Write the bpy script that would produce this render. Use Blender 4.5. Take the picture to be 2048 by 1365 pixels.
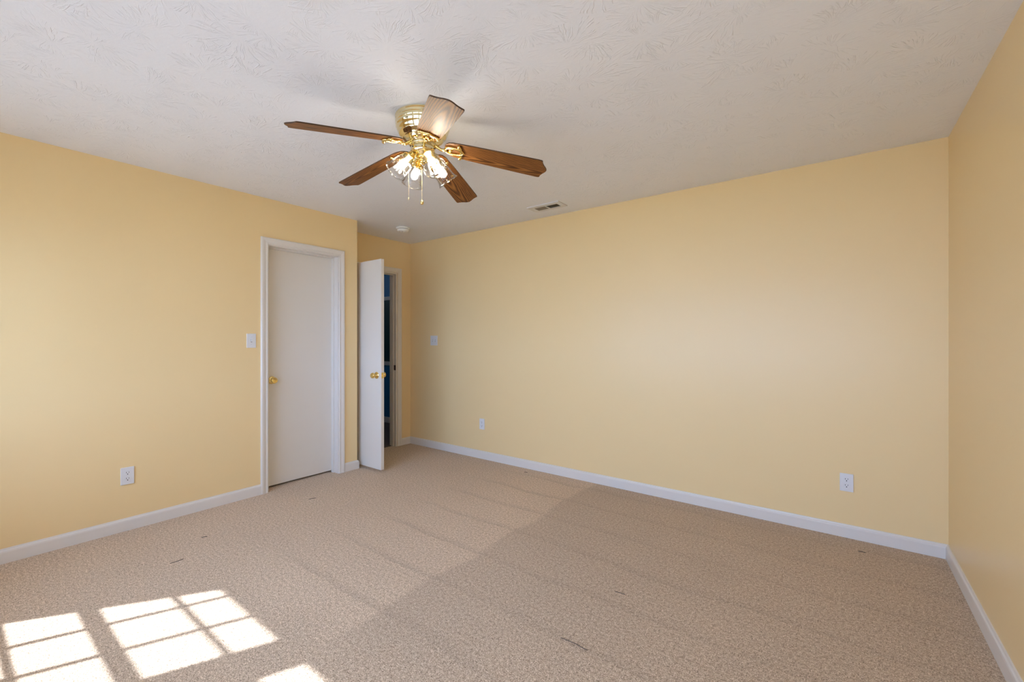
import bpy, bmesh, math, random
from mathutils import Vector, Matrix

PI = math.pi
sc = bpy.context.scene
for o in list(bpy.data.objects):
    bpy.data.objects.remove(o, do_unlink=True)
COL = sc.collection

# ------------------------------------------------------------------ camera
F_PX, W_PX = 869.0, 2048.0
CAM_H = 1.267
FWD = Vector((-0.59922, 0.80059, 0.0))
RIGHT = Vector((0.80059, 0.59922, 0.0))
cam_data = bpy.data.cameras.new('camera')
cam_data.sensor_width = 36.0
cam_data.lens = 36.0 * F_PX / W_PX
cam_data.shift_y = 2.5 / W_PX * -1.0
cam_data.clip_start = 0.02
cam = bpy.data.objects.new('camera', cam_data)
COL.objects.link(cam)
cam.location = (0, 0, CAM_H)
cam.rotation_euler = FWD.to_track_quat('-Z', 'Y').to_euler()
sc.camera = cam

# ------------------------------------------------------------------ sky, sun, exposure
SKY_STRENGTH = 10.0
SUN_STRENGTH = 28.0
BULB_STRENGTH = 48.0
sc.view_settings.view_transform = 'Standard'
sc.view_settings.look = 'None'
sc.view_settings.gamma = 1.0
sc.view_settings.use_curve_mapping = False
sc.view_settings.exposure = 0.15
sc.cycles.max_bounces = 16
sc.cycles.diffuse_bounces = 10
sc.cycles.transparent_max_bounces = 16

world = bpy.data.worlds.new('sky')
sc.world = world
world.use_nodes = True
bg = world.node_tree.nodes['Background']
bg.inputs['Color'].default_value = (0.57, 0.84, 1.41, 1.0)
bg.inputs['Strength'].default_value = SKY_STRENGTH

sun_data = bpy.data.lights.new('sun', 'SUN')
sun_data.energy = SUN_STRENGTH
sun_data.angle = math.radians(0.65)
sun_data.color = (0.92, 0.995, 1.22)
sun = bpy.data.objects.new('sun', sun_data)
COL.objects.link(sun)
SUN_DIR = Vector((0.46, 1.0, -1.227)).normalized()
sun.rotation_euler = SUN_DIR.to_track_quat('-Z', 'Y').to_euler()
sun.location = (-5, -8, 9)

def portal(name, x0, x1, z0, z1, y):
    d = bpy.data.lights.new(name, 'AREA')
    d.shape = 'RECTANGLE'
    d.size = x1 - x0
    d.size_y = z1 - z0
    d.cycles.is_portal = True
    o = bpy.data.objects.new(name, d)
    COL.objects.link(o)
    o.location = ((x0 + x1) / 2, y, (z0 + z1) / 2)
    o.rotation_euler = (math.radians(90), 0, 0)      # faces +Y, into the room
    return o

# ------------------------------------------------------------------ room dimensions
H = 2.44
XL = -3.782          # face of the closet wall
XE = -4.189          # face of the wall with the hall door
XR = 0.515           # right wall
YB = 3.52            # back wall
YF = -0.60           # window wall
YRET = 2.51          # end of the closet wall
T = 0.115

# ------------------------------------------------------------------ material helpers
def newmat(name):
    m = bpy.data.materials.new(name)
    m.use_nodes = True
    nt = m.node_tree
    return m, nt, nt.nodes['Principled BSDF']

def N(nt, typ, **kw):
    n = nt.nodes.new(typ)
    for k, v in kw.items():
        setattr(n, k, v)
    return n

def L(nt, a, b):
    nt.links.new(a, b)

def math_node(nt, op, a, b=None, c=None, clamp=False):
    n = nt.nodes.new('ShaderNodeMath')
    n.operation = op
    n.use_clamp = clamp
    for i, v in enumerate((a, b, c)):
        if v is None:
            continue
        if isinstance(v, (int, float)):
            n.inputs[i].default_value = v
        else:
            nt.links.new(v, n.inputs[i])
    return n.outputs[0]

def mix_color(nt, fac, a, b, blend='MIX'):
    n = nt.nodes.new('ShaderNodeMix')
    n.data_type = 'RGBA'
    n.blend_type = blend
    for sock, v in ((n.inputs[0], fac), (n.inputs[6], a), (n.inputs[7], b)):
        if isinstance(v, (int, float)):
            sock.default_value = v
        elif isinstance(v, tuple):
            sock.default_value = (*v, 1.0)
        else:
            nt.links.new(v, sock)
    return n.outputs[2]

def noise(nt, vec, scale, detail=2.0, rough=0.5):
    n = nt.nodes.new('ShaderNodeTexNoise')
    n.inputs['Scale'].default_value = scale
    n.inputs['Detail'].default_value = detail
    n.inputs['Roughness'].default_value = rough
    if vec is not None:
        nt.links.new(vec, n.inputs['Vector'])
    return n.outputs['Fac']

def ramp(nt, fac, stops):
    n = nt.nodes.new('ShaderNodeValToRGB')
    e = n.color_ramp.elements
    while len(e) < len(stops):
        e.new(0.5)
    for i, (p, c) in enumerate(stops):
        e[i].position = p
        e[i].color = (*c, 1.0)
    nt.links.new(fac, n.inputs[0])
    return n.outputs[0]

def paint(name, col, rough, bump=0.0, bscale=120.0, var=0.0, spec=0.5):
    m, nt, p = newmat(name)
    p.inputs['Roughness'].default_value = rough
    p.inputs['Specular IOR Level'].default_value = spec
    geo = N(nt, 'ShaderNodeNewGeometry')
    pos = geo.outputs['Position']
    if var > 0:
        nz = noise(nt, pos, 1.6, 3.0)
        c = mix_color(nt, nz, tuple(x * (1 - var) for x in col), tuple(min(1, x * (1 + var)) for x in col))
        L(nt, c, p.inputs['Base Color'])
    else:
        p.inputs['Base Color'].default_value = (*col, 1)
    if bump > 0:
        b = N(nt, 'ShaderNodeBump')
        b.inputs['Strength'].default_value = bump
        b.inputs['Distance'].default_value = 0.002
        L(nt, noise(nt, pos, bscale, 2.0), b.inputs['Height'])
        L(nt, b.outputs[0], p.inputs['Normal'])
    return m

M = {}
M['wall'] = paint('yellow_wall_paint', (0.845, 0.648, 0.345), 0.34, 0.10, 70.0, 0.01, 0.31)
M['trim'] = paint('white_trim_paint', (0.73, 0.69, 0.635), 0.32, 0.03, 60.0)
M['door'] = paint('white_door_paint', (0.74, 0.70, 0.635), 0.38, 0.05, 90.0, 0.015)
M['plastic'] = paint('white_plastic', (0.74, 0.74, 0.74), 0.28)
M['detector'] = paint('detector_plastic', (0.80, 0.80, 0.78), 0.4)
M['slot'] = paint('dark_slot', (0.02, 0.018, 0.016), 0.6)
M['register'] = paint('register_enamel', (0.67, 0.67, 0.68), 0.4)
M['louver'] = paint('louver_enamel', (0.30, 0.27, 0.23), 0.5)
M['blue'] = paint('blue_hall_paint', (0.015, 0.19, 0.42), 0.45, 0.05, 80.0)
M['green'] = paint('dark_green_hall_paint', (0.012, 0.045, 0.04), 0.5, 0.05, 80.0)
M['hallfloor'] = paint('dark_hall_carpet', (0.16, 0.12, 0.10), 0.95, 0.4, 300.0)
M['exterior'] = paint('sun_blocker_paint', (0.7, 0.7, 0.68), 0.6)
M['ground'] = paint('pale_ground', (0.30, 0.29, 0.24), 0.95, 0, 1, 0.2)
M['lint'] = paint('dark_lint_or_crease', (0.09, 0.07, 0.055), 0.9)
M['bronze'] = paint('dark_bronze', (0.05, 0.035, 0.025), 0.35)

def metal(name, col, rough):
    m, nt, p = newmat(name)
    p.inputs['Base Color'].default_value = (*col, 1)
    p.inputs['Metallic'].default_value = 1.0
    geo = N(nt, 'ShaderNodeNewGeometry')
    nz = noise(nt, geo.outputs['Position'], 35.0, 2.0)
    r = math_node(nt, 'MULTIPLY_ADD', nz, 0.06, rough)
    L(nt, r, p.inputs['Roughness'])
    return m

M['brass'] = metal('polished_brass', (0.83, 0.72, 0.44), 0.05)
M['brass_gold'] = metal('gold_brass', (0.92, 0.70, 0.27), 0.11)
M['chain'] = metal('brass_chain', (0.62, 0.52, 0.33), 0.35)

# --- ceiling: brushed crow's-foot texture
def ceiling_mat():
    m, nt, p = newmat('stomp_textured_ceiling')
    p.inputs['Base Color'].default_value = (0.81, 0.832, 0.90, 1)
    p.inputs['Roughness'].default_value = 0.45
    p.inputs['Specular IOR Level'].default_value = 0.45
    geo = N(nt, 'ShaderNodeNewGeometry')
    pos = geo.outputs['Position']
    total = None
    for k, (scale, off) in enumerate(((4.6, (0, 0, 0)), (5.4, (3.7, 1.9, 0)))):
        add = N(nt, 'ShaderNodeVectorMath', operation='ADD')
        L(nt, pos, add.inputs[0])
        add.inputs[1].default_value = off
        flat = N(nt, 'ShaderNodeVectorMath', operation='MULTIPLY')
        L(nt, add.outputs[0], flat.inputs[0])
        flat.inputs[1].default_value = (1, 1, 0)
        wn = N(nt, 'ShaderNodeTexNoise')
        wn.inputs['Scale'].default_value = 9.0
        L(nt, flat.outputs[0], wn.inputs['Vector'])
        wob = N(nt, 'ShaderNodeVectorMath', operation='MULTIPLY_ADD')
        L(nt, wn.outputs['Color'], wob.inputs[0])
        wob.inputs[1].default_value = (0.05, 0.05, 0)
        L(nt, flat.outputs[0], wob.inputs[2])
        vor = N(nt, 'ShaderNodeTexVoronoi')
        vor.voronoi_dimensions = '2D'
        vor.inputs['Scale'].default_value = scale
        L(nt, wob.outputs[0], vor.inputs['Vector'])
        d = N(nt, 'ShaderNodeVectorMath', operation='SUBTRACT')
        L(nt, wob.outputs[0], d.inputs[0])
        L(nt, vor.outputs['Position'], d.inputs[1])
        sp = N(nt, 'ShaderNodeSeparateXYZ')
        L(nt, d.outputs[0], sp.inputs[0])
        ang = math_node(nt, 'ARCTAN2', sp.outputs[1], sp.outputs[0])
        ln = N(nt, 'ShaderNodeVectorMath', operation='LENGTH')
        L(nt, d.outputs[0], ln.inputs[0])
        rad = ln.outputs['Value']
        spc = N(nt, 'ShaderNodeSeparateColor')
        L(nt, vor.outputs['Color'], spc.inputs[0])
        comb = N(nt, 'ShaderNodeCombineXYZ')
        L(nt, math_node(nt, 'MULTIPLY', ang, 14.0), comb.inputs[0])
        L(nt, math_node(nt, 'MULTIPLY', rad, 11.0), comb.inputs[1])
        L(nt, math_node(nt, 'MULTIPLY', spc.outputs[0], 40.0), comb.inputs[2])
        st = noise(nt, comb.outputs[0], 1.0, 2.0, 0.6)
        ridge = N(nt, 'ShaderNodeMapRange')
        ridge.inputs['From Min'].default_value = 0.55
        ridge.inputs['From Max'].default_value = 0.68
        L(nt, st, ridge.inputs['Value'])
        # strongest half way out from the centre of each stomp, on one side only
        c2 = math_node(nt, 'COSINE', math_node(nt, 'MULTIPLY_ADD', spc.outputs[1], 6.28, ang))
        side = math_node(nt, 'MULTIPLY_ADD', c2, 0.6, 0.45, clamp=True)
        fall = N(nt, 'ShaderNodeMapRange')
        fall.inputs['From Min'].default_value = 0.015
        fall.inputs['From Max'].default_value = 0.06
        L(nt, rad, fall.inputs['Value'])
        h = math_node(nt, 'MULTIPLY', ridge.outputs[0], side)
        h = math_node(nt, 'MULTIPLY', h, fall.outputs[0])
        total = h if total is None else math_node(nt, 'MAXIMUM', total, h)
    fine = noise(nt, pos, 55.0, 3.0, 0.6)
    hh = math_node(nt, 'MULTIPLY_ADD', fine, 0.25, total)
    b = N(nt, 'ShaderNodeBump')
    b.inputs['Strength'].default_value = 0.5
    b.inputs['Distance'].default_value = 0.004
    L(nt, hh, b.inputs['Height'])
    L(nt, b.outputs[0], p.inputs['Normal'])
    return m
M['ceiling'] = ceiling_mat()

# --- carpet: speckled beige pile with vacuum rows
def carpet_mat():
    m, nt, p = newmat('beige_carpet_pile')
    p.inputs['Roughness'].default_value = 1.0
    p.inputs['Specular IOR Level'].default_value = 0.1
    p.inputs['Sheen Weight'].default_value = 0.15
    p.inputs['Sheen Roughness'].default_value = 0.6
    geo = N(nt, 'ShaderNodeNewGeometry')
    pos = geo.outputs['Position']
    f1 = noise(nt, pos, 210.0, 2.0, 0.65)
    f2 = noise(nt, pos, 70.0, 2.0, 0.6)
    f = math_node(nt, 'MULTIPLY_ADD', f2, 0.30, math_node(nt, 'MULTIPLY', f1, 0.70))
    base = ramp(nt, f, [(0.36, (0.21, 0.138, 0.080)), (0.47, (0.51, 0.368, 0.240)), (0.54, (0.64, 0.475, 0.316)), (0.64, (0.92, 0.745, 0.55))])
    # nap brushed by the vacuum: rows along X, ending at one line
    w = N(nt, 'ShaderNodeTexNoise')
    w.inputs['Scale'].default_value = 2.2
    w.inputs['Detail'].default_value = 3.0
    L(nt, pos, w.inputs['Vector'])
    wv = N(nt, 'ShaderNodeVectorMath', operation='MULTIPLY_ADD')
    L(nt, w.outputs['Color'], wv.inputs[0])
    wv.inputs[1].default_value = (0.16, 0.12, 0)
    L(nt, pos, wv.inputs[2])
    sp = N(nt, 'ShaderNodeSeparateXYZ')
    L(nt, wv.outputs[0], sp.inputs[0])
    X, Y = sp.outputs[0], sp.outputs[1]
    row = math_node(nt, 'FRACT', math_node(nt, 'MULTIPLY', math_node(nt, 'ADD', Y, -1.31 + 3.45), 1 / 0.345))
    line = N(nt, 'ShaderNodeMapRange')
    line.interpolation_type = 'SMOOTHSTEP'
    line.inputs['From Min'].default_value = 0.0
    line.inputs['From Max'].default_value = 0.22
    line.inputs['To Min'].default_value = 1.0
    line.inputs['To Max'].default_value = 0.0
    L(nt, row, line.inputs['Value'])
    end = N(nt, 'ShaderNodeMapRange')
    end.interpolation_type = 'SMOOTHSTEP'
    end.inputs['From Min'].default_value = -1.66
    end.inputs['From Max'].default_value = -1.61
    L(nt, X, end.inputs['Value'])
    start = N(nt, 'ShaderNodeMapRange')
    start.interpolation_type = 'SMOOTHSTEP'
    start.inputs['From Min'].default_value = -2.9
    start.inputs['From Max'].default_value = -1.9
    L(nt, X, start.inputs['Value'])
    near = N(nt, 'ShaderNodeMapRange')
    near.interpolation_type = 'SMOOTHSTEP'
    near.inputs['From Min'].default_value = 0.9
    near.inputs['From Max'].default_value = 1.3
    L(nt, Y, near.inputs['Value'])
    patchy = noise(nt, pos, 1.7, 2.0)
    rowamt = math_node(nt, 'MULTIPLY', math_node(nt, 'MULTIPLY', line.outputs[0], patchy), math_node(nt, 'MULTIPLY_ADD', end.outputs[0], -0.55, 1.0))
    rowamt = math_node(nt, 'MULTIPLY', rowamt, near.outputs[0])
    endamt = math_node(nt, 'MULTIPLY', end.outputs[0], near.outputs[0])
    big = noise(nt, pos, 1.1, 3.0, 0.6)
    lfade = N(nt, 'ShaderNodeMapRange')
    lfade.interpolation_type = 'SMOOTHSTEP'
    lfade.inputs['From Min'].default_value = -2.75
    lfade.inputs['From Max'].default_value = -2.05
    L(nt, X, lfade.inputs['Value'])
    rowamt = math_node(nt, 'MULTIPLY', rowamt, lfade.outputs[0])
    d = math_node(nt, 'MULTIPLY', rowamt, 0.32)
    d = math_node(nt, 'MULTIPLY_ADD', endamt, 0.11, d)
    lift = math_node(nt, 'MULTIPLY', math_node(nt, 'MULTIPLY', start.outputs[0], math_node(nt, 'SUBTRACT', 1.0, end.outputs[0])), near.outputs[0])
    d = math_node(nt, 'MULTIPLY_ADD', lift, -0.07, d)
    d = math_node(nt, 'MULTIPLY_ADD', math_node(nt, 'SUBTRACT', big, 0.5), 0.22, d)
    k = math_node(nt, 'SUBTRACT', 1.0, d)
    sc_ = N(nt, 'ShaderNodeVectorMath', operation='SCALE')
    L(nt, base, sc_.inputs[0])
    L(nt, k, sc_.inputs['Scale'])
    L(nt, sc_.outputs[0], p.inputs['Base Color'])
    b = N(nt, 'ShaderNodeBump')
    b.inputs['Strength'].default_value = 0.6
    b.inputs['Distance'].default_value = 0.006
    L(nt, f, b.inputs['Height'])
    L(nt, b.outputs[0], p.inputs['Normal'])
    return m
M['carpet'] = carpet_mat()

# --- oak blade with cathedral grain, in the blade's own coordinates
def oak_mat():
    m, nt, p = newmat('oak_blade_veneer')
    p.inputs['Roughness'].default_value = 0.42
    p.inputs['Specular IOR Level'].default_value = 0.2
    tc = N(nt, 'ShaderNodeTexCoord')
    info = N(nt, 'ShaderNodeObjectInfo')
    sp = N(nt, 'ShaderNodeSeparateXYZ')
    L(nt, tc.outputs['Object'], sp.inputs[0])
    rnd = info.outputs['Random']
    x = math_node(nt, 'ADD', sp.outputs[0], math_node(nt, 'MULTIPLY_ADD', rnd, 0.5, -0.55))
    y = math_node(nt, 'ADD', sp.outputs[1], math_node(nt, 'MULTIPLY_ADD', rnd, 0.05, -0.035))
    stretch = N(nt, 'ShaderNodeCombineXYZ')
    L(nt, math_node(nt, 'MULTIPLY', x, 3.5), stretch.inputs[0])
    L(nt, math_node(nt, 'MULTIPLY', y, 16.0), stretch.inputs[1])
    L(nt, math_node(nt, 'MULTIPLY', rnd, 20.0), stretch.inputs[2])
    wob = noise(nt, stretch.outputs[0], 1.0, 3.0, 0.5)
    yy = math_node(nt, 'MULTIPLY_ADD', math_node(nt, 'SUBTRACT', wob, 0.5), 0.030, y)
    rr = math_node(nt, 'SQRT', math_node(nt, 'ADD', math_node(nt, 'POWER', math_node(nt, 'MULTIPLY_ADD', x, 0.055, 0.030), 2.0), math_node(nt, 'POWER', math_node(nt, 'ABSOLUTE', yy), 2.0)))
    ring = math_node(nt, 'MULTIPLY_ADD', math_node(nt, 'SINE', math_node(nt, 'MULTIPLY', rr, 820.0)), 0.5, 0.5)
    fine_v = N(nt, 'ShaderNodeCombineXYZ')
    L(nt, math_node(nt, 'MULTIPLY', x, 14.0), fine_v.inputs[0])
    L(nt, math_node(nt, 'MULTIPLY', y, 420.0), fine_v.inputs[1])
    L(nt, rnd, fine_v.inputs[2])
    fine = noise(nt, fine_v.outputs[0], 1.0, 3.0, 0.6)
    v = math_node(nt, 'MULTIPLY_ADD', fine, 0.66, math_node(nt, 'MULTIPLY', ring, 0.36))
    c = ramp(nt, v, [(0.25, (0.045, 0.014, 0.004)), (0.42, (0.13, 0.045, 0.011)), (0.62, (0.26, 0.105, 0.026)), (0.85, (0.40, 0.175, 0.045))])
    L(nt, c, p.inputs['Base Color'])
    b = N(nt, 'ShaderNodeBump')
    b.inputs['Strength'].default_value = 0.12
    b.inputs['Distance'].default_value = 0.001
    L(nt, v, b.inputs['Height'])
    L(nt, b.outputs[0], p.inputs['Normal'])
    return m
M['oak'] = oak_mat()
M['oak_edge'] = paint('dark_blade_edge', (0.06, 0.025, 0.010), 0.45)

def glass_mat(name, tint, glossy_boost):
    m = bpy.data.materials.new(name)
    m.use_nodes = True
    nt = m.node_tree
    nt.nodes.clear()
    out = N(nt, 'ShaderNodeOutputMaterial')
    tr = N(nt, 'ShaderNodeBsdfTransparent')
    tr.inputs['Color'].default_value = (*tint, 1)
    gl = N(nt, 'ShaderNodeBsdfGlossy')
    gl.inputs['Roughness'].default_value = 0.06
    lw = N(nt, 'ShaderNodeLayerWeight')
    lw.inputs['Blend'].default_value = 0.25
    fac = math_node(nt, 'MULTIPLY_ADD', lw.outputs['Fresnel'], glossy_boost, 0.015, clamp=True)
    mx = N(nt, 'ShaderNodeMixShader')
    L(nt, fac, mx.inputs[0])
    L(nt, tr.outputs[0], mx.inputs[1])
    L(nt, gl.outputs[0], mx.inputs[2])
    L(nt, mx.outputs[0], out.inputs['Surface'])
    return m
M['shade_glass'] = glass_mat('clear_ribbed_glass', (0.985, 0.983, 0.978), 0.55)
M['pane'] = glass_mat('window_glass', (0.98, 0.99, 0.985), 0.6)

def bulb_mat():
    m, nt, p = newmat('lit_bulb')
    p.inputs['Base Color'].default_value = (0.9, 0.88, 0.8, 1)
    p.inputs['Emission Color'].default_value = (1.0, 0.91, 0.76, 1)
    p.inputs['Emission Strength'].default_value = BULB_STRENGTH
    return m
M['bulb'] = bulb_mat()

# ------------------------------------------------------------------ mesh helpers
def bm_box(bm, x0, x1, y0, y1, z0, z1, mi=0):
    v = [bm.verts.new((x, y, z)) for x in (x0, x1) for y in (y0, y1) for z in (z0, z1)]
    for f in ((0, 1, 3, 2), (4, 6, 7, 5), (0, 4, 5, 1), (2, 3, 7, 6), (0, 2, 6, 4), (1, 5, 7, 3)):
        fc = bm.faces.new([v[i] for i in f])
        fc.material_index = mi

def bm_bevel_box(bm, x0, x1, y0, y1, z0, z1, r, seg=2):
    b2 = bmesh.new()
    bm_box(b2, x0, x1, y0, y1, z0, z1)
    bmesh.ops.bevel(b2, geom=b2.edges[:], offset=r, segments=seg, affect='EDGES', profile=0.5)
    merge(bm, b2)

def merge(bm, b2, mat=None):
    mp = {}
    for v in b2.verts:
        mp[v] = bm.verts.new(mat @ v.co if mat else v.co)
    for f in b2.faces:
        try:
            nf = bm.faces.new([mp[v] for v in f.verts])
            nf.smooth = f.smooth
            nf.material_index = f.material_index
        except ValueError:
            pass
    b2.free()

def bm_lathe(bm, prof, seg=48, mat=None, flute=None, closed=False, smooth=True):
    """prof: list of (r, z). flute(r, z, angle) -> radius."""
    rings = []
    for (r, z) in prof:
        if r < 1e-6:
            co = Vector((0, 0, z))
            rings.append([bm.verts.new(mat @ co if mat else co)])
        else:
            ring = []
            for i in range(seg):
                a = 2 * PI * i / seg
                rr = flute(r, z, a) if flute else r
                co = Vector((rr * math.cos(a), rr * math.sin(a), z))
                ring.append(bm.verts.new(mat @ co if mat else co))
            rings.append(ring)
    pairs = list(zip(rings, rings[1:]))
    if closed:
        pairs.append((rings[-1], rings[0]))
    for a, b in pairs:
        if len(a) == 1 and len(b) == 1:
            continue
        for i in range(seg):
            j = (i + 1) % seg
            if len(a) == 1:
                f = bm.faces.new((a[0], b[j], b[i]))
            elif len(b) == 1:
                f = bm.faces.new((a[i], a[j], b[0]))
            else:
                f = bm.faces.new((a[i], a[j], b[j], b[i]))
            f.smooth = smooth

def bm_tube(bm, pts, rad, seg=10, closed=False, caps=True, flat=1.0):
    pts = [Vector(p) for p in pts]
    n = len(pts)
    rads = rad if isinstance(rad, (list, tuple)) else [rad] * n
    rings = []
    up = Vector((0, 0, 1))
    for i, p in enumerate(pts):
        a = pts[(i - 1) % n] if (closed or i > 0) else p
        b = pts[(i + 1) % n] if (closed or i < n - 1) else p
        t = (b - a).normalized()
        u = up if abs(t.dot(up)) < 0.95 else Vector((1, 0, 0))
        s = t.cross(u).normalized()
        w = s.cross(t).normalized()
        rings.append([bm.verts.new(p + rads[i] * (math.cos(2 * PI * k / seg) * s + flat * math.sin(2 * PI * k / seg) * w)) for k in range(seg)])
    m = n if closed else n - 1
    for i in range(m):
        A, B = rings[i], rings[(i + 1) % n]
        for k in range(seg):
            f = bm.faces.new((A[k], A[(k + 1) % seg], B[(k + 1) % seg], B[k]))
            f.smooth = True
    if caps and not closed:
        bm.faces.new(rings[0][::-1])
        bm.faces.new(rings[-1])

def bm_ball(bm, c, r, seg=14):
    prof = [(r * math.sin(PI * i / 8), -r * math.cos(PI * i / 8)) for i in range(9)]
    prof[0] = (0, -r); prof[-1] = (0, r)
    bm_lathe(bm, prof, seg, Matrix.Translation(c))

def bm_prism(bm, outline, z0, z1, side_mi=0):
    lo = [bm.verts.new((x, y, z0)) for x, y in outline]
    hi = [bm.verts.new((x, y, z1)) for x, y in outline]
    bm.faces.new(lo[::-1]); bm.faces.new(hi)
    n = len(outline)
    for i in range(n):
        f = bm.faces.new((lo[i], lo[(i + 1) % n], hi[(i + 1) % n], hi[i]))
        f.material_index = side_mi

def obj(name, bm, mats, parent=None, normals=True):
    if normals:
        bmesh.ops.recalc_face_normals(bm, faces=bm.faces[:])
    me = bpy.data.meshes.new(name)
    bm.to_mesh(me)
    bm.free()
    for m in (mats if isinstance(mats, (list, tuple)) else [mats]):
        me.materials.append(m)
    o = bpy.data.objects.new(name, me)
    COL.objects.link(o)
    if parent:
        o.parent = parent
    return o

def tag(o, label, cat, group=None, kind=None):
    o['label'] = label
    o['category'] = cat
    if group:
        o['group'] = group
    if kind:
        o['kind'] = kind
    return o

def empty(name, loc=(0, 0, 0), rotz=0.0):
    o = bpy.data.objects.new(name, None)
    o.empty_display_size = 0.05
    COL.objects.link(o)
    o.location = loc
    o.rotation_euler = (0, 0, rotz)
    return o

def dup(src, parent=None):
    c = src.copy()
    COL.objects.link(c)
    if parent:
        c.parent = parent
    for ch in list(src.children):
        dup(ch, c)
    return c

def struct(name, bm, mats, label, cat):
    return tag(obj(name, bm, mats), label, cat, kind='structure')

# ------------------------------------------------------------------ room shell
WT = 0.15
bm = bmesh.new(); bm_box(bm, XE - 0.06, XR + 0.15, YF - WT, YB + 0.15, -0.12, 0.0)
struct('floor', bm, M['carpet'], 'beige speckled wall-to-wall carpet with vacuum marks and sun patch', 'carpet')
bm = bmesh.new(); bm_box(bm, -8.0, XR + 0.15, YF - WT, 6.2, H, H + 0.15)
struct('ceiling', bm, M['ceiling'], 'white ceiling with brushed stomp texture above the whole room', 'ceiling')

# openings
CL0, CL1, DTOP = 1.672, 2.311, 2.058       # closet door opening, inner edges of the casing
HL0, HL1 = 2.586, 3.307                    # hall door opening

bm = bmesh.new()
bm_box(bm, XL - T, XL, YF - WT, CL0 - 0.0, 0, H)
bm_box(bm, XL - T, XL, CL1, YRET, 0, H)
bm_box(bm, XL - T, XL, CL0, CL1, DTOP, H)
bm_box(bm, XE - T, XL - T, YRET - T, YRET, 0, H)
struct('wall_left', bm, M['wall'], 'yellow painted wall on the left that holds the closed white door', 'wall')

bm = bmesh.new()
bm_box(bm, XE - T, XE, YRET, HL0, 0, H)
bm_box(bm, XE - T, XE, HL1, YB, 0, H)
bm_box(bm, XE - T, XE, HL0, HL1, DTOP, H)
struct('wall_entry', bm, M['wall'], 'narrow yellow wall in the far recess around the hall doorway', 'wall')

bm = bmesh.new(); bm_box(bm, XE - T, XR + 0.15, YB, YB + 0.12, 0, H)
struct('wall_back', bm, M['wall'], 'long yellow painted wall opposite the camera with two outlets', 'wall')
bm = bmesh.new(); bm_box(bm, XR, XR + 0.15, YF - WT, YB, 0, H)
struct('wall_right', bm, M['wall'], 'yellow painted wall at the right edge of the picture', 'wall')

# window wall, behind the camera
WZ0, WZ1 = 0.68, 1.99
AX0, AX1 = -3.45, -1.53          # twin window opening
BX0, BX1 = -1.42, -0.42          # middle window opening, added for more daylight
CX0, CX1 = -0.30, 0.44           # single window opening
bm = bmesh.new()
bm_box(bm, XL - T, XR, YF - WT, YF, 0, WZ0)
bm_box(bm, XL - T, XR, YF - WT, YF, WZ1, H)
for a, b in ((XL - T, AX0), (AX1, BX0), (BX1, CX0), (CX1, XR)):
    bm_box(bm, a, b, YF - WT, YF, WZ0, WZ1)
struct('wall_rear', bm, M['wall'], 'yellow wall behind the camera holding the windows', 'wall')

# closet behind the closed door
bm = bmesh.new()
bm_box(bm, -4.75, XL - T, 1.1, 1.14, 0, H)
bm_box(bm, -4.75, XL - T, YRET - T, YRET - T + 0.001, 0, H)
bm_box(bm, -4.80, -4.75, 1.1, YRET, 0, H)
struct('wall_closet', bm, M['trim'], 'plain inside walls of the closet behind the closed door', 'wall')
bm = bmesh.new(); bm_box(bm, -4.8, XE - 0.06, 1.1, YRET - T, -0.12, 0)
bm_box(bm, XE - 0.06, XL - T, 1.1, YRET - T, -0.10, -0.001)
struct('floor_closet', bm, M['carpet'], 'beige carpet inside the closet behind the closed door', 'carpet')

# hall beyond the open door
HW = 4.18
RAILS = ((1.868, 1.925, 0.014), (0.875, 0.935, 0.018), (0.0, 0.085, 0.014))
bm = bmesh.new()
bm_box(bm, -7.6, XE - T, HW, HW + 0.1, 1.90, H)
bm_box(bm, -7.6, XE - T, HW, HW + 0.1, 0.0, 0.90)
hw = struct('wall_hall', bm, M['blue'], 'blue hall wall seen through the open doorway, dark band in the middle', 'wall')
bm = bmesh.new(); bm_box(bm, -7.6, XE - T, HW, HW + 0.1, 0.90, 1.90)
obj('wall_band', bm, M['green'], hw)['label'] = 'dark green painted band of the hall wall'
for a, b, t in RAILS:
    bm = bmesh.new()
    bm_bevel_box(bm, -7.6, XE - T, HW - t, HW + 0.004, a, b, 0.004)
    obj('wall_rail', bm, M['trim'], hw)['label'] = 'white horizontal rail on the hall wall'
bm = bmesh.new()
bm_box(bm, -7.7, -7.6, 2.3, HW + 0.1, 0, H)
bm_box(bm, -7.6, -4.8, 2.3, 2.4, 0, H)
bm_box(bm, XE - T - 0.001, XE - T, YB, HW + 0.1, 0, H)
bm_box(bm, XE - T, XE - T + 0.05, YB + 0.12, HW + 0.1, 0, H)
struct('wall_hall_end', bm, M['blue'], 'blue walls closing the dark hall beyond the doorway', 'wall')
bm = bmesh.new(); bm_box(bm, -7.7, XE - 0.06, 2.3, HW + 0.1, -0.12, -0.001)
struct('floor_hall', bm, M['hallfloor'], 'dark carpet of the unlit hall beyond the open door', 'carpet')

hl = bpy.data.lights.new('hall_fill', 'POINT')  # unseen light added to brighten the blue hall wall
hl.energy = 5.0
hl.shadow_soft_size = 0.12
hl.color = (0.8, 0.9, 1.0)
hlo = bpy.data.objects.new('hall_fill', hl)
COL.objects.link(hlo)
hlo.location = (-6.3, 3.0, 2.25)

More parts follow.
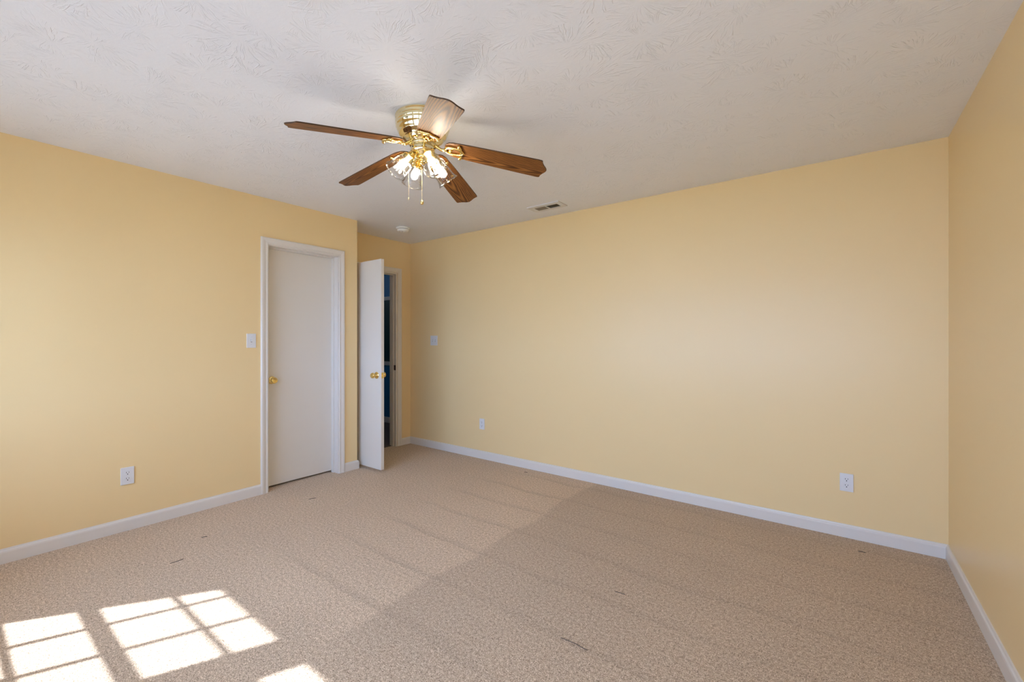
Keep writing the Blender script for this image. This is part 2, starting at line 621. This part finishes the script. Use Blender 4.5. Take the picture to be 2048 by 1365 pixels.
# ------------------------------------------------------------------ baseboards
BB = [(0, 0), (0.014, 0), (0.014, 0.062), (0.0125, 0.070), (0.008, 0.076), (0.006, 0.082), (0.0, 0.083)]
def baseboard(name, p0, p1, inward, label, m0=0.0, m1=0.0):
    """profile swept from p0 to p1; m0/m1: mitre (extra length per unit of profile depth)."""
    bm = bmesh.new()
    p0 = Vector((*p0, 0)); p1 = Vector((*p1, 0)); n = Vector((*inward, 0))
    t = (p1 - p0).normalized()
    A = [bm.verts.new(p0 + n * d - t * d * m0 + Vector((0, 0, z))) for d, z in BB]
    B = [bm.verts.new(p1 + n * d + t * d * m1 + Vector((0, 0, z))) for d, z in BB]
    k = len(BB)
    for i in range(k):
        bm.faces.new((A[i], A[(i + 1) % k], B[(i + 1) % k], B[i]))
    bm.faces.new(A[::-1]); bm.faces.new(B)
    return struct(name, bm, M['trim'], label, 'baseboard')
CW = 0.057
baseboard('baseboard_left', (XL, YF), (XL, CL0 - CW), (1, 0), 'white baseboard on the left wall, left of the closed door', -1, 0)
baseboard('baseboard_corner', (XL, CL1 + CW), (XL, YRET), (1, 0), 'short white baseboard between the closed door and the wall corner', 0, 1)
baseboard('baseboard_return', (XL, YRET), (XE, YRET), (0, 1), 'white baseboard end wrapping the wall corner beside the open door', 1, -1)
baseboard('baseboard_entry', (XE, HL1 + CW + 0.012), (XE, YB), (1, 0), 'very short white baseboard right of the hall doorway', 0, -1)
baseboard('baseboard_back', (XE, YB), (XR, YB), (0, -1), 'long white baseboard along the back wall', -1, -1)
baseboard('baseboard_right', (XR, YB), (XR, YF), (-1, 0), 'white baseboard along the right wall', -1, -1)
baseboard('baseboard_rear', (XR, YF), (XL, YF), (0, 1), 'white baseboard under the windows behind the camera', -1, -1)

# ------------------------------------------------------------------ door casings
CAS = [(0.0, 0.0), (0.0, 0.009), (0.003, 0.012), (0.010, 0.0135), (0.016, 0.0115), (0.022, 0.012), (0.036, 0.0165), (0.048, 0.018), (0.054, 0.016), (0.057, 0.013), (0.057, 0.0)]
def casing_bm(bm, xf, y0, y1, ztop, nx=1):
    rows = []
    for (sy, y, z) in ((-1, y0, 0.0), (-1, y0, ztop), (1, y1, ztop), (1, y1, 0.0)):
        rows.append([bm.verts.new((xf + nx * t, y + sy * d, z + (d if z > 0 else 0))) for d, t in CAS])
    k = len(CAS)
    for A, B in zip(rows, rows[1:]):
        for i in range(k):
            bm.faces.new((A[i], A[(i + 1) % k], B[(i + 1) % k], B[i]))
    bm.faces.new(rows[0][::-1]); bm.faces.new(rows[-1])

def jamb_bm(bm, x0, x1, y0, y1, ztop, stop_x, jt=0.012):
    """lining of the opening plus the stop strip"""
    bm_box(bm, x0, x1, y0 - 0.001, y0 + jt, 0, ztop + 0.001)
    bm_box(bm, x0, x1, y1 - jt, y1 + 0.001, 0, ztop + 0.001)
    bm_box(bm, x0, x1, y0 + jt, y1 - jt, ztop - jt, ztop + 0.001)
    s0, s1 = stop_x
    st = 0.010
    bm_box(bm, s0, s1, y0 + jt, y0 + jt + st, 0, ztop - jt)
    bm_box(bm, s0, s1, y1 - jt - st, y1 - jt, 0, ztop - jt)
    bm_box(bm, s0, s1, y0 + jt + st, y1 - jt - st, ztop - jt - st, ztop - jt)

bm = bmesh.new(); casing_bm(bm, XL, CL0, CL1, DTOP)
tr1 = struct('trim_1', bm, M['trim'], 'white moulded casing around the closed closet door', 'door frame')
bm = bmesh.new(); jamb_bm(bm, XL - T, XL + 0.002, CL0, CL1, DTOP, (XL - 0.098, XL - 0.062), 0.006)
obj('door_jamb', bm, M['trim'], tr1)
bm = bmesh.new(); casing_bm(bm, XE, HL0, HL1 + 0.012, DTOP)
tr2 = struct('trim_2', bm, M['trim'], 'white moulded casing around the open hall doorway', 'door frame')
bm = bmesh.new(); jamb_bm(bm, XE - T, XE + 0.002, HL0, HL1 + 0.006, DTOP, (XE - 0.075, XE - 0.04), 0.014)
obj('door_jamb', bm, M['trim'], tr2)
bm = bmesh.new(); casing_bm(bm, XE - T, HL0, HL1 + 0.012, DTOP, -1)
obj('hall_side_casing', bm, M['trim'], tr2)
bm = bmesh.new()
bm_bevel_box(bm, XE - 0.036, XE - 0.002, HL1 - 0.0105, HL1 - 0.0065, 0.905, 0.965, 0.001)
obj('strike_plate', bm, M['bronze'], tr2)['label'] = 'dark metal strike plate'

# ------------------------------------------------------------------ doors
KNOB = [(0.0, 0.0), (0.033, 0.0), (0.033, 0.003), (0.029, 0.007), (0.016, 0.010), (0.0115, 0.014), (0.0115, 0.024), (0.016, 0.028), (0.024, 0.033), (0.0275, 0.040), (0.0275, 0.047), (0.0255, 0.054), (0.021, 0.059), (0.0195, 0.0585), (0.013, 0.056), (0.0, 0.055)]
def knob(parent, loc, direction):
    rot = Vector(direction).to_track_quat('Z', 'Y').to_matrix().to_4x4()
    bm = bmesh.new()
    bm_lathe(bm, KNOB, 32, Matrix.Translation(loc) @ rot)
    o = obj('door_knob', bm, M['brass_gold'], parent)
    o['label'] = 'round polished brass knob'
    return o

SX = XL - 0.098        # front face of the closet door slab
d1 = empty('door_1', (SX, (CL0 + CL1) / 2, 0.0))
tag(d1, 'closed flat white door with a brass knob on the left wall', 'door', kind='structure')
def rel(o, v):
    return Vector(v) - o.location
bm = bmesh.new()
bm_bevel_box(bm, -0.035, 0.0, CL0 + 0.009 - d1.location.y, CL1 - 0.009 - d1.location.y, 0.016, DTOP - 0.010, 0.002)
obj('door_slab', bm, M['door'], d1)
knob(d1, rel(d1, (SX - 0.002, 1.748, 0.920)), (1, 0, 0))
# hinges hide on the closet side

d2 = empty('door_2', (XE + 0.004, 2.600, 0.0))
tag(d2, 'flat white door with brass knobs standing open in front of the hall doorway', 'door', kind='structure')
bm = bmesh.new()
bm_bevel_box(bm, 0.012, 0.708, -0.035, 0.0, 0.022, 2.040, 0.002)
obj('door_slab', bm, M['door'], d2)
knob(d2, (0.640, -0.034, 0.925), (0, -1, 0))
knob(d2, (0.640, -0.001, 0.925), (0, 1, 0))
bm = bmesh.new(); bm_bevel_box(bm, 0.7055, 0.7095, -0.030, -0.006, 0.897, 0.953, 0.0008)
lp = obj('latch_plate', bm, M['brass_gold'], d2)
bm = bmesh.new(); bm_bevel_box(bm, 0.708, 0.7175, -0.024, -0.012, 0.917, 0.934, 0.002)
obj('latch_bolt', bm, M['brass_gold'], lp)
for z in (0.25, 1.03, 1.82):
    bm = bmesh.new()
    bm_tube(bm, [(0.004, 0.004, z - 0.045), (0.004, 0.004, z + 0.045)], 0.006, 10)
    obj('hinge', bm, M['brass_gold'], d2)

# little white door stop low behind the open door, on the baseboard of the wall end
ds = empty('door_stop', (XL - 0.06, YRET + 0.013, 0.045))
tag(ds, 'tiny white-tipped door stop on the baseboard touching the open door foot', 'door stop')
bm = bmesh.new(); bm_tube(bm, [(0, 0, 0), (0, 0.030, 0)], 0.005, 10)
obj('stop_rod', bm, M['brass_gold'], ds)
bm = bmesh.new(); bm_tube(bm, [(0, 0.030, 0), (0, 0.040, 0)], 0.009, 12)
obj('rubber_tip', bm, M['plastic'], ds)

# ------------------------------------------------------------------ windows behind the camera
def window(name, x0, x1, glass, cols, label):
    yc = -0.68
    w = empty(name, ((x0 + x1) / 2, yc, WZ0))
    tag(w, label, 'window', kind='structure')
    ox, oy, oz = w.location
    fr = bmesh.new()
    def box(bm, a, b, c, d, e, f):
        bm_box(bm, a - ox, b - ox, c - oy, d - oy, e - oz, f - oz)
    y0, y1 = yc - 0.015, yc + 0.015
    GZ0, M0, M1, GZ1 = 0.75, 1.344, 1.399, 1.926
    # outer frame and posts between the sashes
    edges = [x0] + [v for g in glass for v in g] + [x1]
    for i in range(0, len(edges), 2):
        box(fr, edges[i], edges[i + 1], y0, y1, WZ0, WZ1)
    for g0, g1 in glass:
        box(fr, g0, g1, y0, y1, WZ0, GZ0)
        box(fr, g0, g1, y0, y1, GZ1, WZ1)
        box(fr, g0, g1, y0, y1, M0, M1)
    obj('window_frame', fr, M['trim'], w)
    for g0, g1 in glass:
        mb = bmesh.new()
        for i in range(1, cols):
            x = g0 + (g1 - g0) * i / cols
            box(mb, x - 0.011, x + 0.011, yc - 0.008, yc + 0.008, GZ0, M0)
            box(mb, x - 0.011, x + 0.011, yc - 0.008, yc + 0.008, M1, GZ1)
        for z in (1.049, 1.712):
            box(mb, g0, g1, yc - 0.0081, yc + 0.0081, z - 0.010, z + 0.010)
        obj('window_muntins', mb, M['trim'], w)
        pb = bmesh.new()
        box(pb, g0 - 0.003, g1 + 0.003, yc - 0.002, yc + 0.002, GZ0 - 0.003, M0 + 0.003)
        box(pb, g0 - 0.003, g1 + 0.003, yc - 0.002, yc + 0.002, M1 - 0.003, GZ1 + 0.003)
        obj('window_pane', pb, M['pane'], w)
        portal('daylight_portal', g0, g1, GZ0, GZ1, YF + 0.005)
    cb = bmesh.new()
    for a, b, c, d in ((x0 - 0.057, x0, WZ0 - 0.02, WZ1 + 0.057), (x1, x1 + 0.057, WZ0 - 0.02, WZ1 + 0.057), (x0, x1, WZ1, WZ1 + 0.057)):
        box(cb, a, b, YF, YF + 0.016, c, d)
    box(cb, x0 - 0.08, x1 + 0.08, YF - 0.06, YF + 0.035, WZ0 - 0.02, WZ0)
    box(cb, x0 - 0.057, x1 + 0.057, YF, YF + 0.014, WZ0 - 0.077, WZ0 - 0.02)
    obj('window_casing', cb, M['trim'], w)
    return w

window('window_1', AX0, AX1, ((-3.39, -2.601), (-2.382, -1.59)), 3, 'white twin sash window behind the camera that throws the sun patch')
window('fill_window', BX0, BX1, ((-1.36, -0.48),), 3, 'added middle white sash window behind the camera for more daylight')  # unseen, put in to brighten the middle and right of the room
window('window_2', CX0, CX1, ((-0.24, 0.38),), 2, 'narrow white sash window behind the camera near the right wall')

# unseen sloping board added to slant the sun patch edge, and the ground below
bm = bmesh.new()
pts = [(-3.58, 0.90), (-3.475, 0.95), (-3.262, 2.08), (-3.58, 2.08)]
lo = [bm.verts.new((x, -0.795, z)) for x, z in pts]
hi = [bm.verts.new((x, -0.765, z)) for x, z in pts]
bm.faces.new(lo); bm.faces.new(hi[::-1])
for i in range(4):
    bm.faces.new((lo[i], lo[(i + 1) % 4], hi[(i + 1) % 4], hi[i]))
struct('sun_blocker', bm, M['exterior'], 'added sloping pale board outside the twin window that cuts off sun', 'trim')
bm = bmesh.new(); bm_box(bm, -30, 30, -40, 30, -3.2, -3.0)
struct('ground', bm, M['ground'], 'pale ground outside below the windows', 'ground')

# ------------------------------------------------------------------ electrical fittings
def face_root(name, loc, normal):
    """Empty on a wall; local +Y points out of the wall, local X runs along it."""
    a = math.atan2(normal[1], normal[0]) - PI / 2
    return empty(name, loc, a)

def make_outlet(loc, normal, label):
    o = face_root('wall_outlet', loc, normal)
    tag(o, label, 'outlet', 'duplex wall outlets')
    bm = bmesh.new()
    bm_bevel_box(bm, -0.035, 0.035, 0.0, 0.0065, -0.057, 0.057, 0.0025, 3)
    obj('cover_plate', bm, M['plastic'], o)
    bm = bmesh.new()
    bm_lathe(bm, [(0.0, 0.0005), (0.0035, 0.0005), (0.0035, 0.002), (0.0, 0.0025)], 14, Matrix.Translation((0, 0.0052, 0)) @ Matrix.Rotation(-PI / 2, 4, 'X'))
    obj('screw', bm, M['plastic'], o)
    for s in (1, -1):
        zc = s * 0.0195
        bm = bmesh.new()
        outline = []
        for i in range(32):
            a = 2 * PI * i / 32
            outline.append((0.0172 * math.cos(a), max(-0.0142, min(0.0142, 0.0172 * math.sin(a)))))
        lo = [bm.verts.new((x, 0.004, zc + z)) for x, z in outline]
        hi = [bm.verts.new((x * 0.96, 0.0085, zc + z * 0.96)) for x, z in outline]
        bm.faces.new(hi)
        for i in range(32):
            bm.faces.new((lo[i], lo[(i + 1) % 32], hi[(i + 1) % 32], hi[i]))
        r = obj('receptacle', bm, M['plastic'], o)
        for (x, z, w, h) in ((0.0065, 0.004, 0.0026, 0.0085), (-0.0065, 0.004, 0.0026, 0.0068)):
            bm = bmesh.new()
            bm_box(bm, x - w / 2, x + w / 2, 0.006, 0.0088, zc + z - h / 2, zc + z + h / 2)
            obj('slot', bm, M['slot'], r)
        bm = bmesh.new()
        bm_tube(bm, [(0, 0.006, zc - 0.0075), (0, 0.0088, zc - 0.0075)], 0.0032, 12)
        obj('ground_hole', bm, M['slot'], r)
    return o

make_outlet((XL, 0.781, 0.362), (1, 0), 'white duplex outlet low on the left wall, left of the closed door')
make_outlet((-3.031, YB, 0.368), (0, -1), 'white duplex outlet at the far left end of the back wall')
make_outlet((0.048, YB, 0.351), (0, -1), 'white duplex outlet on the back wall near the right corner')

def make_switch(loc, normal, gangs, label):
    o = face_root('light_switch', loc, normal)
    tag(o, label, 'light switch')
    w = 0.035 + 0.023 * (gangs - 1)
    bm = bmesh.new()
    bm_bevel_box(bm, -w, w, 0.0, 0.0065, -0.057, 0.057, 0.0025, 3)
    obj('cover_plate', bm, M['plastic'], o)
    for g in range(gangs):
        x = (g - (gangs - 1) / 2) * 0.046
        bm = bmesh.new()
        bm_box(bm, x - 0.0052, x + 0.0052, 0.004, 0.0068, -0.012, 0.012)
        sl = obj('switch_slot', bm, M['slot'], o)
        bm = bmesh.new()
        vs = [(0.005, -0.009), (0.005, 0.0085), (0.016, 0.013), (0.0165, 0.006), (0.0075, -0.009)]
        A = [bm.verts.new((x - 0.0040, y, z)) for y, z in vs]
        B = [bm.verts.new((x + 0.0040, y, z)) for y, z in vs]
        bm.faces.new(A); bm.faces.new(B[::-1])
        for i in range(5):
            bm.faces.new((A[i], A[(i + 1) % 5], B[(i + 1) % 5], B[i]))
        obj('toggle', bm, M['plastic'], sl)
        for z in (0.030, -0.030):
            bm = bmesh.new()
            bm_lathe(bm, [(0.0, 0.0), (0.003, 0.0), (0.003, 0.0014), (0.0, 0.002)], 12, Matrix.Translation((x, 0.006, z)) @ Matrix.Rotation(-PI / 2, 4, 'X'))
            obj('screw', bm, M['register'], o)
    return o

make_switch((XL, 1.544, 1.259), (1, 0), 1, 'white single toggle switch just left of the closed door')
make_switch((-3.770, YB, 1.258), (0, -1), 2, 'white double switch plate on the back wall near the open door')

# ------------------------------------------------------------------ ceiling register
vr = empty('ceiling_vent', (-2.040, 3.238, H))
tag(vr, 'rectangular ceiling air register with two dark louvred openings', 'vent')
bm = bmesh.new()
ox0, ox1, oy0, oy1 = -0.162, 0.160, -0.078, 0.078
ix0, ix1, iy0, iy1 = -0.112, 0.120, -0.034, 0.046
ZL = -0.010
bm_box(bm, ox0, ox1, oy0, iy0, ZL, 0.0)
bm_box(bm, ox0, ox1, iy1, oy1, ZL, 0.0)
bm_box(bm, ox0, ix0, iy0, iy1, ZL, 0.0)
bm_box(bm, ix1, ox1, iy0, iy1, ZL, 0.0)
bm_box(bm, -0.004, 0.008, iy0, iy1, ZL, 0.0)
bmesh.ops.remove_doubles(bm, verts=bm.verts[:], dist=1e-5)
obj('register_frame', bm, M['register'], vr)
bm = bmesh.new(); bm_box(bm, ix0, ix1, iy0, iy1, -0.0012, -0.0004)
obj('duct_opening', bm, M['slot'], vr)
for a, b in ((ix0, -0.004), (0.008, ix1)):
    n = 13
    for i in range(n):
        x = a + (b - a) * (i + 0.5) / n
        bm = bmesh.new()
        s = 1 if a < -0.05 else -1
        v = [bm.verts.new(c) for c in ((x - 0.003 * s, iy0, -0.0095), (x - 0.0022 * s, iy0, -0.0095), (x + 0.004 * s, iy0, -0.0015), (x + 0.0032 * s, iy0, -0.0015),
                                       (x - 0.003 * s, iy1, -0.0095), (x - 0.0022 * s, iy1, -0.0095), (x + 0.004 * s, iy1, -0.0015), (x + 0.0032 * s, iy1, -0.0015))]
        for f in ((0, 1, 2, 3), (4, 7, 6, 5), (0, 4, 5, 1), (1, 5, 6, 2), (2, 6, 7, 3), (3, 7, 4, 0)):
            bm.faces.new([v[k] for k in f])
        obj('louver', bm, M['louver'], vr)
for x in (ox0 + 0.02, ox1 - 0.02):
    bm = bmesh.new(); bm_ball(bm, (x, 0.005, ZL), 0.004, 10)
    obj('screw', bm, M['register'], vr)

# ------------------------------------------------------------------ smoke detector
sd = empty('smoke_detector', (-3.641, 2.959, H))
tag(sd, 'round white smoke detector on the ceiling above the open door', 'smoke detector')
bm = bmesh.new(); bm_lathe(bm, [(0, 0), (0.070, 0), (0.070, -0.010), (0.066, -0.014), (0, -0.014)], 40)
obj('mounting_base', bm, M['detector'], sd)
bm = bmesh.new(); bm_lathe(bm, [(0, -0.013), (0.056, -0.013), (0.056, -0.019), (0, -0.019)], 40)
obj('sensor_gap', bm, M['slot'], sd)
bm = bmesh.new(); bm_lathe(bm, [(0, -0.018), (0.061, -0.018), (0.062, -0.026), (0.056, -0.038), (0.046, -0.043), (0.040, -0.0435), (0.037, -0.041), (0.030, -0.0405), (0.026, -0.044), (0.0, -0.046)], 40)
obj('sensor_cover', bm, M['detector'], sd)
bm = bmesh.new(); bm_lathe(bm, [(0.0, -0.044), (0.010, -0.044), (0.010, -0.049), (0.0, -0.050)], 20, Matrix.Translation((0.008, -0.01, 0)))
obj('test_button', bm, M['register'], sd)

# ------------------------------------------------------------------ ceiling fan
FX, FY = -1.757, 1.560
fan = empty('ceiling_fan', (FX, FY, H))
tag(fan, 'polished brass ceiling fan with five oak blades and four lit glass shades', 'ceiling fan')

HOUS = [(0.0, 0.0), (0.141, 0.0), (0.1425, -0.002), (0.1425, -0.007), (0.1405, -0.010), (0.1405, -0.020), (0.1415, -0.022), (0.1415, -0.025), (0.1400, -0.027), (0.1400, -0.035), (0.1410, -0.037), (0.1410, -0.040),
        (0.1390, -0.042), (0.1385, -0.050), (0.1395, -0.052), (0.1390, -0.055), (0.1370, -0.057), (0.1345, -0.068), (0.1300, -0.080), (0.1240, -0.091), (0.1235, -0.095), (0.1205, -0.098), (0.1120, -0.108), (0.1060, -0.114), (0.1055, -0.117), (0.1020, -0.119),
        (0.0920, -0.126), (0.0820, -0.131), (0.0760, -0.133), (0.0755, -0.136), (0.0, -0.136)]
bm = bmesh.new(); bm_lathe(bm, HOUS, 72)
obj('motor_housing', bm, M['brass'], fan)
bm = bmesh.new(); bm_lathe(bm, [(0, -0.135), (0.062, -0.135), (0.062, -0.138), (0.068, -0.139), (0.070, -0.143), (0.068, -0.150), (0.058, -0.151), (0.058, -0.154), (0, -0.154)], 56)
obj('flywheel', bm, M['brass'], fan)
bm = bmesh.new(); bm_lathe(bm, [(0, -0.153), (0.061, -0.153), (0.0635, -0.156), (0.0635, -0.176), (0.060, -0.186), (0.052, -0.194), (0.046, -0.197), (0.045, -0.201), (0, -0.201)], 56)
sh = obj('switch_housing', bm, M['brass'], fan)
for a in (0.4, 2.5, 4.6):
    bm = bmesh.new(); bm_ball(bm, (0.0635 * math.cos(a), 0.0635 * math.sin(a), -0.168), 0.004, 10)
    obj('screw', bm, M['bronze'], sh)
bm = bmesh.new(); bm_lathe(bm, [(0, -0.200), (0.034, -0.200), (0.036, -0.206), (0.034, -0.214), (0.024, -0.222), (0.018, -0.226), (0.020, -0.231), (0.016, -0.238), (0.008, -0.242), (0.0, -0.243)], 40)
obj('light_fitter', bm, M['brass_gold'], fan)

# blades
half = [(0.118, 0.0), (0.1205, 0.022), (0.128, 0.039), (0.142, 0.051), (0.166, 0.0585), (0.25, 0.0630), (0.45, 0.0695), (0.618, 0.0735), (0.631, 0.0735), (0.638, 0.0715), (0.641, 0.066), (0.6415, 0.058),
        (0.643, 0.050), (0.647, 0.041), (0.654, 0.031), (0.662, 0.020), (0.668, 0.009), (0.670, 0.0)]
outline = half + [(x, -y) for x, y in half[-2:0:-1]]
def blade_mesh():
    bm = bmesh.new()
    bm_prism(bm, outline, -0.003, 0.003, 1)
    # round the rim a little
    rim = [e for e in bm.edges if abs(e.verts[0].co.z - e.verts[1].co.z) < 1e-6]
    bmesh.ops.bevel(bm, geom=rim, offset=0.0012, segments=2, affect='EDGES', profile=0.5, material=1)
    return bm
def iron_mesh():
    bm = bmesh.new()
    zb = -0.0085
    # neck from the flywheel down to the blade
    bm_tube(bm, [(0.055, 0, 0.000), (0.072, 0, -0.001), (0.088, 0, -0.009), (0.102, 0, -0.015), (0.116, 0, -0.013), (0.130, 0, -0.009)], [0.010, 0.009, 0.0075, 0.0075, 0.008, 0.009], 12)
    # two long side bars forming the loop
    loop = []
    for i in range(36):
        a = 2 * PI * i / 36
        cx, sx = math.cos(a), math.sin(a)
        loop.append((0.166 + 0.042 * math.copysign(abs(cx) ** 0.8, cx), 0.026 * math.copysign(abs(sx) ** 0.75, sx), zb))
    bm_tube(bm, loop, 0.0072, 10, closed=True)
    # scrolled cross bar with pointed middle
    cross = [(0.197, -0.048, zb), (0.203, -0.043, zb), (0.206, -0.032, zb), (0.207, -0.018, zb), (0.214, -0.008, zb), (0.221, 0.0, zb), (0.214, 0.008, zb), (0.207, 0.018, zb), (0.206, 0.032, zb), (0.203, 0.043, zb), (0.197, 0.048, zb)]
    bm_tube(bm, cross, [0.006, 0.0065, 0.006, 0.0065, 0.007, 0.006, 0.007, 0.0065, 0.006, 0.0065, 0.006], 10)
    for s in (-1, 1):
        bm_ball(bm, (0.198, s * 0.047, zb - 0.002), 0.0098, 14)
    # middle boss with screw
    bm_lathe(bm, [(0.0, -0.006), (0.008, -0.006), (0.011, 0.0), (0.011, 0.004), (0.0, 0.004)], 20, Matrix.Translation((0.150, 0, zb)))
    return bm
DROOP = 0.157
BLADES = [(255.0, -0.011), (183.0, -0.019), (111.0, 0.003), (39.0, 0.043), (327.0, 0.012)]
blade0 = None
for ang, flap in BLADES:
    if blade0 is None:
        blade0 = obj('blade', blade_mesh(), [M['oak'], M['oak_edge']], fan)
        blade0['label'] = 'oak veneer fan blade with scalloped tip'
        ir = obj('blade_iron', iron_mesh(), M['brass_gold'], blade0)
        ir['label'] = 'scrolled brass blade bracket'
        b = blade0
    else:
        b = dup(blade0, fan)
    b.matrix_basis = Matrix.Translation((0, 0, 2.308 - H)) @ Matrix.Rotation(math.radians(ang), 4, 'Z') @ Matrix.Rotation(DROOP + flap, 4, 'Y') @ Matrix.Rotation(-0.216, 4, 'X')

# lamp arms: cup, glass, bulb (local +Z points down and out along the lamp)
def shade_mesh():
    outer = [(0.0290, 0.000), (0.0300, 0.006), (0.0285, 0.012), (0.0330, 0.020), (0.0400, 0.032), (0.0450, 0.046), (0.0470, 0.060), (0.0470, 0.074), (0.0485, 0.088), (0.0530, 0.102), (0.0600, 0.114)]
    t = 0.0026
    inner = [(r - t, z + (0.0004 if i else 0)) for i, (r, z) in enumerate(outer)]
    prof = outer + inner[::-1]
    def flute(r, z, a):
        k = max(0.0, math.sin(PI * min(1.0, max(0.0, (z - 0.01) / 0.11))))
        return r * (1 + 0.022 * k * math.cos(12 * a))
    bm = bmesh.new()
    bm_lathe(bm, prof, 96, None, flute, closed=True)
    return bm
def bulb_mesh():
    bm = bmesh.new()
    bm_lathe(bm, [(0.0, -0.012), (0.013, -0.012), (0.0135, 0.006), (0.016, 0.018), (0.022, 0.032), (0.0255, 0.046), (0.0245, 0.060), (0.018, 0.072), (0.009, 0.078), (0.0, 0.080)], 28)
    return bm
arm0 = None
for dx, dz, zr in ((-0.128, -0.080, 2.130), (0.088, -0.125, 2.125), (0.128, 0.080, 2.125), (-0.088, 0.125, 2.140)):
    az = RIGHT * dx + FWD * dz
    az.normalize()
    if arm0 is None:
        bm = bmesh.new()
        # arm in the local frame: +X outward, Z up, lamp axis tilted
        bm_tube(bm, [(0.020, 0, -0.212), (0.034, 0, -0.208), (0.048, 0, -0.206), (0.058, 0, -0.209), (0.064, 0, -0.216)], [0.010, 0.009, 0.008, 0.009, 0.012], 14)
        arm0 = obj('lamp_arm', bm, M['brass_gold'], fan)
        tilt = math.radians(40)
        ax = Vector((math.sin(tilt), 0, -math.cos(tilt)))
        rot = ax.to_track_quat('Z', 'Y').to_matrix().to_4x4()
        base = Matrix.Translation((0.0735, 0, -0.222)) @ rot
        bm = bmesh.new()
        bm_lathe(bm, [(0.0, -0.030), (0.014, -0.030), (0.0165, -0.024), (0.021, -0.018), (0.022, -0.004), (0.031, 0.000), (0.0325, 0.003), (0.0325, 0.009), (0.031, 0.010), (0.030, 0.004), (0.014, 0.002), (0.0, 0.002)], 36, base)
        obj('socket_cup', bm, M['brass_gold'], arm0)
        s0 = obj('glass_shade', shade_mesh(), M['shade_glass'], arm0)
        s0.matrix_basis = base
        s0['label'] = 'clear ribbed glass bell shade'
        b0 = obj('light_bulb', bulb_mesh(), M['bulb'], arm0)
        b0.matrix_basis = base @ Matrix.Translation((0, 0, 0.013)) @ Matrix.Diagonal((0.78, 0.78, 0.88, 1.0))
        b0['label'] = 'glowing white bulb'
        a = arm0
    else:
        a = dup(arm0, fan)
    a.rotation_euler = (0, 0, math.atan2(az.y, az.x))

# pull chains
def chain(off, ztop, zbot, big):
    p = RIGHT * off[0] + FWD * off[1]
    bm = bmesh.new()
    n = int((ztop - zbot) / 0.0045)
    prof = []
    for i in range(n):
        z = ztop - (ztop - zbot) * i / n
        st = (ztop - zbot) / n
        prof += [(0.0005, z), (0.0011, z - st * 0.3), (0.0011, z - st * 0.7)]
    prof.append((0.0006, zbot))
    bm_lathe(bm, [(0, ztop)] + prof + [(0, zbot)], 8, Matrix.Translation(p))
    q = p.normalized() * 0.058
    bm_tube(bm, [(q.x, q.y, ztop + 0.004), (p.x, p.y, ztop + 0.003), (p.x, p.y, ztop - 0.004)], 0.0028, 8)
    c = obj('pull_chain', bm, M['chain'], fan)
    bm = bmesh.new()
    if big:
        bm_lathe(bm, [(0, zbot + 0.004), (0.003, zbot + 0.002), (0.006, zbot - 0.004), (0.0088, zbot - 0.012), (0.0085, zbot - 0.018), (0.005, zbot - 0.023), (0, zbot - 0.0245)], 20, Matrix.Translation(p))
    else:
        bm_lathe(bm, [(0, zbot + 0.003), (0.0024, zbot + 0.001), (0.0030, zbot - 0.006), (0.0024, zbot - 0.012), (0, zbot - 0.013)], 14, Matrix.Translation(p))
    obj('chain_fob', bm, M['brass_gold'] if big else M['chain'], c)
chain((-0.083, 0.030), -0.178, 2.030 - H, False)
chain((-0.020, 0.072), -0.178, 2.030 - H, True)

# ------------------------------------------------------------------ bits of lint on the carpet, and dark strands drawn for creases
def lint(pts, r, label):
    c = Vector((sum(p[0] for p in pts) / len(pts), sum(p[1] for p in pts) / len(pts), 0))
    bm = bmesh.new()
    bm_tube(bm, [(p[0] - c.x, p[1] - c.y, r * 0.8) for p in pts], r, 6)
    o = obj('lint_or_crease', bm, M['lint'])
    o.location = c
    tag(o, label, 'thread', 'dark bits of lint on the carpet')
lint([(-3.021, 0.808), (-3.017, 0.84), (-3.021, 0.872)], 0.0016, 'longest dark thread on the carpet, just beyond the sun patch')
lint([(-3.256, 1.035), (-3.25, 1.05), (-3.243, 1.062)], 0.002, 'short dark speck of lint on the carpet between left wall and sun patch')
lint([(-3.352, 1.795), (-3.347, 1.82), (-3.335, 1.842)], 0.002, 'small dark thread on the carpet in front of the closed door')
lint([(0.10, 3.322), (0.121, 3.326), (0.135, 3.322)], 0.002, 'small dark speck of lint on the carpet below the right back outlet')
lint([(-0.894, 2.059), (-0.869, 2.063), (-0.843, 2.063)], 0.0016, 'thin dark strand standing in for a vacuum crease in the middle of the carpet, farther of the two there')  # this strand and the next stand in for dark creases in the pile
lint([(-0.939, 1.602), (-0.878, 1.606), (-0.815, 1.601)], 0.0013, 'long thin dark strand standing in for a vacuum crease at the lower middle of the photo')
lint([(-2.394, 3.397), (-2.378, 3.401), (-2.362, 3.400)], 0.002, 'tiny dark lint near the back baseboard, left of the picture middle')
